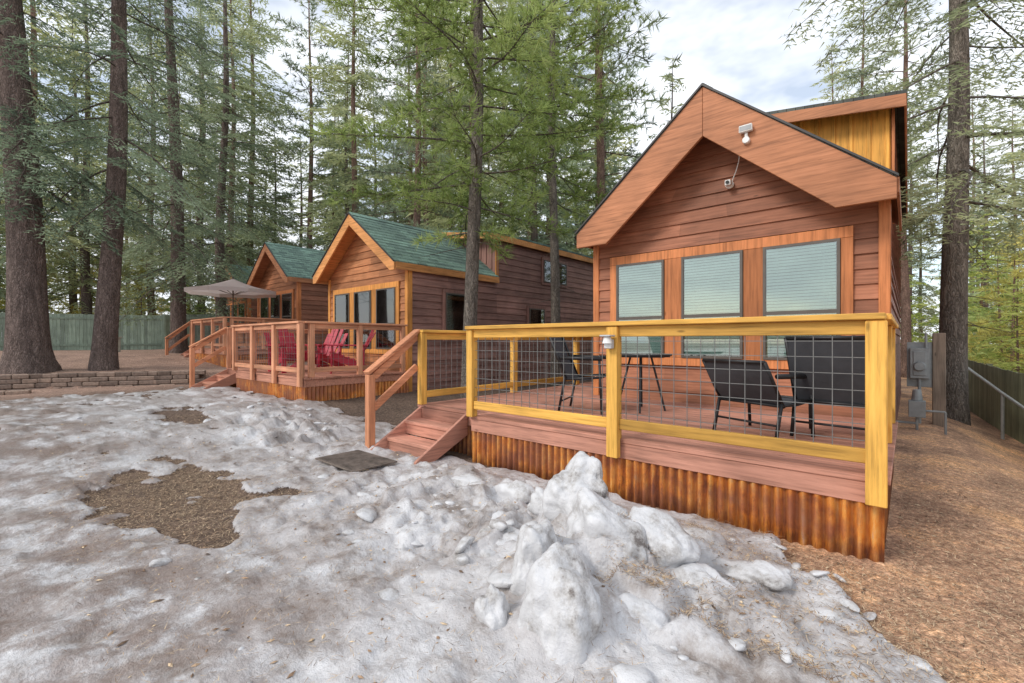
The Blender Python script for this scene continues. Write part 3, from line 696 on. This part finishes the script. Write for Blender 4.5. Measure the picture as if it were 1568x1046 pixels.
P=empty('utility_pedestal'); m=MB(); m.box(-24.2,-23.8,3.2,3.5,.7,1.5); m.box(-24.25,-23.75,3.15,3.55,1.5,1.55); m.obj('cabinet',P,plain('pedestal_beige',(.35,.33,.27),.6),bevel=.01)
# ------------------------------------------------------------------ trees
def rotv(az,pitch,roll=0):
    return np.array(Matrix.Rotation(az,3,'Z')@Matrix.Rotation(pitch,3,'Y')@Matrix.Rotation(roll,3,'X'))
def bough(kind,Lb,res):
    rs=np.random.default_rng(int(Lb*1000)+(7 if kind=='fir' else 3)+int(res*10))
    NV=[];NT=[];SV=[];SF=[]
    droop=.10*Lb if kind=='pine' else .16*Lb
    def pos(s): return np.array([s*Lb,0.04*Lb*math.sin(s*5),-droop*s*s*1.6+ (.25*droop*s**4 if kind=='fir' else .9*droop*s**3)])
    def stem(a,b,r0,r1):
        d=b-a; d=d/ (np.linalg.norm(d)+1e-9); u=np.cross(d,[0,0,1.]); u/=np.linalg.norm(u)+1e-9; w=np.cross(u,d); k=len(SV)
        for p,r in((a,r0),(b,r1)):
            for t in (0,2.1,4.2): SV.append(p+(u*math.cos(t)+w*math.sin(t))*r)
        for i in range(3): SF.append((k+i,k+(i+1)%3,k+3+(i+1)%3,k+3+i))
    K=6
    for i in range(K): stem(pos(i/K),pos((i+1)/K),.009*Lb*(1-i/K)+.003,.009*Lb*(1-(i+1)/K)+.003)
    def needles(c,dirs,ln,w,t):
        n=len(dirs); dirs=dirs/np.linalg.norm(dirs,axis=1,keepdims=True)
        side=np.cross(dirs,rs.normal(size=(n,3))); side/=np.linalg.norm(side,axis=1,keepdims=True)+1e-9
        l=ln*rs.uniform(.7,1.2,(n,1)); v=np.stack([c-side*w/2,c+side*w/2,c+dirs*l],1)
        NV.append(v.reshape(-1,3)); NT.append(np.repeat(np.clip(t+rs.normal(0,.08,n),0,1),3))
    if kind=='fir':
        step=.16*res**.5; s=.15
        while s<1:
            for sd in (-1,1):
                if rs.random()<.1: continue
                tl=(.42*Lb*(1-s)**.75+.14)*rs.uniform(.6,1.15)*min(1,.4+s*2); ang=rs.uniform(.7,1.15)
                p=pos(s); d=np.array([math.cos(ang),sd*math.sin(ang),rs.uniform(-.45,.0)])
                e=p+d*tl; e[2]-=.15*tl
                if res<2.4: stem(p,e,.004,.002)
                q=.056*res; n=max(3,int(tl/q)); tt=np.linspace(.05,1,n)[:,None]
                tint=.5+.3*(rs.random()-.5)+.12*s
                for sg in (-1,1):
                    c=p+(e-p)*tt; pr=np.cross(d,[0,0,1.]); pr/=np.linalg.norm(pr)
                    dirs=d*.6+pr*sg*.9+rs.normal(0,.3,(n,3))+np.array([0,0,-.15]); needles(c,dirs,.098*res**.8,.021*res,tint+.2*(tt[:,0]-.5))
                for u in np.arange(.3,.95,.3):
                    if tl<.4: break
                    for sg in (-1,1):
                        c0=p+(e-p)*u; dd=d*.7+np.cross(d,[0,0,1.])*sg*.75; n2=max(2,int(tl*.35/q)); t2=np.linspace(0,1,n2)[:,None]; c=c0+dd*tl*.34*t2
                        s2=rs.choice([-1,1],n2)[:,None]; needles(c,dd+np.cross(dd,[0,0,1.])*s2*.9+rs.normal(0,.3,(n2,3)),.098*res**.8,.021*res,tint+.08)
            s+=step/Lb*rs.uniform(.8,1.2)
    else:
        s=.22; step=.15*res**.4
        while s<=1.001:
            for sd in (-1,1):
                tl=(.33*Lb*(1-min(s,1))**.6+.10)*rs.uniform(.5,1.2); ang=rs.uniform(.4,1.1)
                p=pos(min(s,1)); d=np.array([math.cos(ang),sd*math.sin(ang),rs.uniform(-.25,.5)]); e=p+d*tl; stem(p,e,.005,.002)
                for u in np.arange(.35,1.01,max(.16,.16*res**.5/max(tl,.13))):
                    c=p+(e-p)*u; n=max(6,int(19/res**.6)); tint=.5+.34*(rs.random()-.5)+.2*(u-.5)
                    dirs=d*.75+rs.normal(0,.62,(n,3)); needles(np.repeat(c[None],n,0)+rs.normal(0,.012,(n,3)),dirs,.18*res**.4,.0125*res**.9,tint)
            s+=step/Lb
    return np.concatenate(NV),np.concatenate(NT),np.array(SV),np.array(SF)
_bc={}
def getb(kind,Lb,res):
    q=min((.5,.9,1.4,2.0,2.8,3.6,4.5),key=lambda a:abs(a-Lb)); k=(kind,q,res)
    if k not in _bc: _bc[k]=bough(kind,q,res)
    return _bc[k],Lb/q
def treemesh(name,kind,H,r0,cb,Lmax,barkm,leafm,res=1.0,dens=3.2,lean=(0,0),seed=1,flare=1.35,dead=6,cutz=99,crownp=.8,pit=0):
    rg=np.random.default_rng(seed); V=[];F4=[];T=[];nv=0
    def path(z): 
        t=z/H; return np.array([lean[0]*t+.06*math.sin(z*.5+seed),lean[1]*t+.06*math.cos(z*.43+seed*2),z])
    ns=26;sd=14 if res<2.4 else 8; tv=[];hs=[0,.12,.3,.6]+list(np.linspace(1.1,H,ns-4))
    for z in hs:
        t=z/H; r=r0*((1-t)**.85*.97+.02)*(1+(flare-1)*math.exp(-z*3.2)); c=path(z)
        for k in range(sd):
            a=2*math.pi*k/sd; rr=r*(1+.07*noise.noise(Vector((math.cos(a)*1.5,math.sin(a)*1.5,z*.7+seed)))+ (.10*math.exp(-z*4)*math.sin(a*4+seed)))
            tv.append(c+np.array([math.cos(a)*rr,math.sin(a)*rr,0]))
    tv[0:sd]=[v-np.array([0,0,.25]) for v in tv[0:sd]]
    tv=np.array(tv); tf=[(i*sd+k,i*sd+(k+1)%sd,(i+1)*sd+(k+1)%sd,(i+1)*sd+k) for i in range(ns-1) for k in range(sd)]
    V.append(tv);T.append(np.full(len(tv),.5));F4.append(np.array(tf));nv+=len(tv)
    z=cb; L3=[];az=rg.random()*6
    while z<min(H-.15,cutz):
        t=(z-cb)/(H-cb)
        Lb=Lmax*((1-t)**crownp)*(min(1,.6+t*4))*rg.uniform(.5,1.12)+.3
        az+=2.4+rg.uniform(-.5,.5)
        (NVa,NTa,SVa,SFa),sc=getb(kind,Lb,res)
        pitch=(.30-.75*t if kind=='fir' else .12-.75*t)+rg.uniform(-.2,.24)+pit
        R=rotv(az,pitch,rg.uniform(-.4,.4)); c=path(z)
        nvv=(NVa*sc)@R.T+c; sv=(SVa*sc)@R.T+c
        V.append(sv);T.append(np.full(len(sv),.5));F4.append(SFa+nv);nv+=len(sv)
        off=rg.uniform(-.22,.22)+.12*(t-.5)
        V.append(nvv);T.append(NTa+off);L3.append(np.arange(nv,nv+len(nvv)).reshape(-1,3));nv+=len(nvv)
        z+=rg.uniform(.2,1.8)/dens
    for i in range(dead):
        z=rg.uniform(max(1.6,cb*.45),cb+1); a=rg.random()*6.3; l=rg.uniform(.4,1.3); c=path(z); e=c+np.array([math.cos(a)*l,math.sin(a)*l,-l*.25]); k=nv
        q=[]
        for p,r in((c,.012),(e,.003)):
            for tt in (0,2.1,4.2): q.append(p+np.array([-math.sin(a)*math.cos(tt),math.cos(a)*math.cos(tt),math.sin(tt)])*r)
        V.append(np.array(q));T.append(np.full(6,.5));F4.append(np.array([(k+i2,k+(i2+1)%3,k+3+(i2+1)%3,k+3+i2) for i2 in range(3)]));nv+=6
    V=np.concatenate(V);T=np.concatenate(T).astype(np.float32);F4=np.concatenate(F4);F3=np.concatenate(L3)
    me=bpy.data.meshes.new(name); me.vertices.add(len(V)); me.vertices.foreach_set('co',V.ravel())
    nl=F4.size+F3.size; me.loops.add(nl); me.loops.foreach_set('vertex_index',np.concatenate([F4.ravel(),F3.ravel()]).astype(np.int32))
    npol=len(F4)+len(F3); me.polygons.add(npol)
    st=np.concatenate([np.arange(len(F4))*4,F4.size+np.arange(len(F3))*3]).astype(np.int32); me.polygons.foreach_set('loop_start',st)
    me.polygons.foreach_set('loop_total',np.concatenate([np.full(len(F4),4),np.full(len(F3),3)]).astype(np.int32))
    me.polygons.foreach_set('material_index',np.concatenate([np.zeros(len(F4)),np.ones(len(F3))]).astype(np.int32))
    me.polygons.foreach_set('use_smooth',np.concatenate([np.ones(len(F4)),np.zeros(len(F3))]).astype(bool))
    me.update(calc_edges=True)
    at=me.attributes.new('tint','FLOAT','POINT'); at.data.foreach_set('value',T)
    me.materials.append(barkm); me.materials.append(leafm)
    return me
def place(name,me,x,y,s=1,rz=0,parent=None,z=None):
    o=bpy.data.objects.new(name,me); COL.objects.link(o); o.location=(x,y,(base_h(x,y) if z is None else z)); o.scale=(s,s,s); o.rotation_euler=(0,0,rz)
    if parent: o.parent=parent
    return o
bk=bark('bark_grey_brown',(.22,.17,.15)); bkr=bark('bark_red_brown',(.31,.205,.165)); bkd=bark('bark_grey',(.23,.20,.17))
lf_fir=foliage('fir_needles',(.11,.14,.10),(.28,.34,.22),(.48,.55,.36),.42)
lf_pine=foliage('pine_needles',(.14,.19,.06),(.38,.48,.16),(.62,.70,.30),.45)
lf_far=foliage('forest_needles',(.16,.19,.13),(.38,.44,.28),(.60,.66,.42),.42)  # far needle colour lightened to stand in for distance haze
lf_yel=foliage('yellow_green_leaves',(.28,.28,.09),(.60,.57,.17),(.78,.72,.28),.45)
place('fir_tree',treemesh('fir_a','fir',24,.41,4.4,3.7,bk,lf_fir,1.5,4.3,lean=(-.5,-1.0),seed=2,flare=1.55,dead=14,cutz=13,pit=.1),-17.2,.75)
place('fir_tree',treemesh('fir_b','fir',23,.27,4.6,3.4,bk,lf_fir,1.5,4.2,lean=(.4,.6),seed=5,flare=1.4,dead=14,cutz=14,pit=.1),-16.7,2.15)
place('fir_tree',treemesh('fir_c','fir',24,.27,3.0,4.0,bk,lf_fir,2.0,4.8,lean=(0,-.6),seed=8,dead=10,cutz=17,pit=.12),-21.7,5.0)
place('fir_tree',bpy.data.meshes['fir_c'],-24.6,7.2,.9,2.0)
place('pine_tree',treemesh('pine_a','pine',19,.15,3.4,2.6,bkd,lf_pine,1.5,7.6,lean=(.1,0),seed=11,dead=5,cutz=9.5,crownp=.3,flare=1.2),-6.5,6.3)
place('pine_tree',treemesh('pine_b','pine',20,.135,4.9,2.5,bkd,lf_pine,1.8,7,seed=13,dead=8,cutz=12,crownp=.3,flare=1.2),-7.05,9.8)
place('fir_tree',treemesh('fir_d','fir',17,.22,3.8,3.7,bkd,lf_fir,1.5,3.4,seed=17,dead=16,lean=(-.1,-.3),cutz=11,crownp=.6,flare=1.15,pit=.12),.70,12.1)
variants=[treemesh('forest_fir_a','fir',19,.2,2.0,3.1,bk,lf_far,3.6,3.8,seed=21,dead=3),
 treemesh('forest_fir_b','fir',16,.17,1.4,2.8,bk,lf_far,3.6,3.9,seed=22,dead=3),
 treemesh('forest_pine_a','pine',20,.19,5.0,2.9,bkr,lf_far,3.6,4.2,seed=23,dead=8,crownp=.5),
 treemesh('forest_fir_c','fir',22,.2,4.0,3.3,bkr,lf_far,3.6,3.7,seed=24,dead=6,crownp=.6)]
FP=empty('background_forest')
for x,y,k,s in ((-32.6,11.4,3,1.25),(-30.9,14.5,2,1.3),(-22.6,13.0,3,1.1),(-20.9,16.5,2,1.15),(-22.2,19.5,3,1.15),(-14.2,10.8,2,.95),(-13.6,13.2,3,1.0),(-13.3,16.8,0,1.1),(-6.9,11.9,2,.9),(-6.0,15.0,1,.68),(-16.5,20.5,3,1.2),(-12,20.5,0,1.25),(-19.5,21.5,2,1.3),(-25.5,21,3,1.25),(-33.5,3.5,0,1.2),(-34.5,6.5,3,1.1),(-36,9.5,0,1.3),(-33,-.5,1,1.3),(-30.5,17,0,1.2)):
    place('forest_tree',variants[k],x,y,s,(x*7+y)%6.28,FP)
pl=[];rr=random.Random(5)
tries=0
while len(pl)<105 and tries<9000:
    tries+=1
    x=rr.uniform(-58,8); y=rr.uniform(-8,56)
    dist=math.hypot(x,y); brg=math.degrees(math.atan2(x,y))
    if dist<22 or dist>60 or brg>12 or brg<-95: continue
    if -29<x<0.5 and 2<y<18.5: continue
    if x>-28.5 and y<3: continue
    if any((x-a)**2+(y-b_)**2<7 for a,b_,_,_ in pl): continue
    k=rr.choice([0,1,2,3,0,3]); s=rr.uniform(.85,1.2)
    if -27.5<brg<-6.5:
        s*=.50+.25*rr.random() if brg>-21 else .75
        s*=min(1,dist/45)
        if s<.3: continue
    if brg>0 and dist<38: continue
    pl.append((x,y,k,s))
for x,y,k,s in pl: place('forest_tree',variants[k],x,y,s,rr.uniform(0,6.3),FP)
yt=treemesh('young_tree','pine',6,.07,.5,1.8,bkr,lf_yel,3.2,8,seed=31,dead=0,crownp=.7)
UP=empty('understory_trees')
for x,y,s in ((2.6,22,.9),(3.2,26,1.0),(4.4,31,1.3),(3.9,21,1.0),(-36,4,.9),(-37,8,1.0),(-36,0,.9),(-40,12,1.1),(-34,14,.9),(-38,-3,1.0),(-42,2,1.2),(-34,6,.8),(-35,-5,.9),(-45,8,1.3),(-33,10,.8)): place('understory_tree',yt,x,y,s,rr.uniform(0,6),UP)
gt=treemesh('young_fir','fir',7,.08,.4,1.9,bkr,lf_pine,3.0,8,seed=33,dead=0)
for x,y,s in ((2.2,18,.5),(2.6,25,.8),(1.6,28,.8),(-.5,28,.9),(3.6,24,.6),(2.8,33,1.2),(-34,8,.8),(-35,-2,.8),(-32,17,.9),(-20,22,.9),(-13,22,.8),(-5,24,.8),(-28,22,1)): place('understory_tree',gt,x,y,s,rr.uniform(0,6),UP)
# ------------------------------------------------------------------ world, sun, camera
w=bpy.data.worlds.new("World"); scene.world=w; w.use_nodes=True; nt=w.node_tree; nt.nodes.clear()
o=N(nt,'ShaderNodeOutputWorld'); bg=N(nt,'ShaderNodeBackground'); sky=N(nt,'ShaderNodeTexSky',sky_type='NISHITA'); sky.sun_disc=False
az=math.radians(200); el=math.radians(38)
sky.sun_elevation=el; sky.sun_rotation=az
tc=N(nt,'ShaderNodeTexCoord'); cn=noise_tex(nt,tc.outputs['Generated'],2.6,5,.6,(1,1,2.2))
cf=ramp(nt,cn,[(.38,.40),(.55,1.0)])
col=mixc(nt,cf,mixc(nt,1,sky.outputs[0],(1.3,1.3,1.25),'MULTIPLY'),(8.0,8.3,8.8))
L(nt,col,bg.inputs[0]); bg.inputs[1].default_value=.15; L(nt,bg.outputs[0],o.inputs[0])
sd=bpy.data.lights.new('sun','SUN'); sd.energy=1.9; sd.angle=math.radians(16); sd.color=(1,.94,.86)
so=bpy.data.objects.new('sun',sd); COL.objects.link(so)
dirv=Vector((math.sin(az)*math.cos(el),math.cos(az)*math.cos(el),math.sin(el)))
so.rotation_euler=dirv.to_track_quat('Z','Y').to_euler()
cam=bpy.data.cameras.new('camera'); cam.lens=16.03; cam.sensor_width=36; cam.clip_end=2000; cam.clip_start=.05
co_=bpy.data.objects.new('camera',cam); COL.objects.link(co_); co_.location=(0,0,1.36); co_.rotation_euler=(math.radians(90),0,math.radians(41)); scene.camera=co_
scene.view_settings.view_transform='Standard'; scene.view_settings.look='None'; scene.view_settings.exposure=0
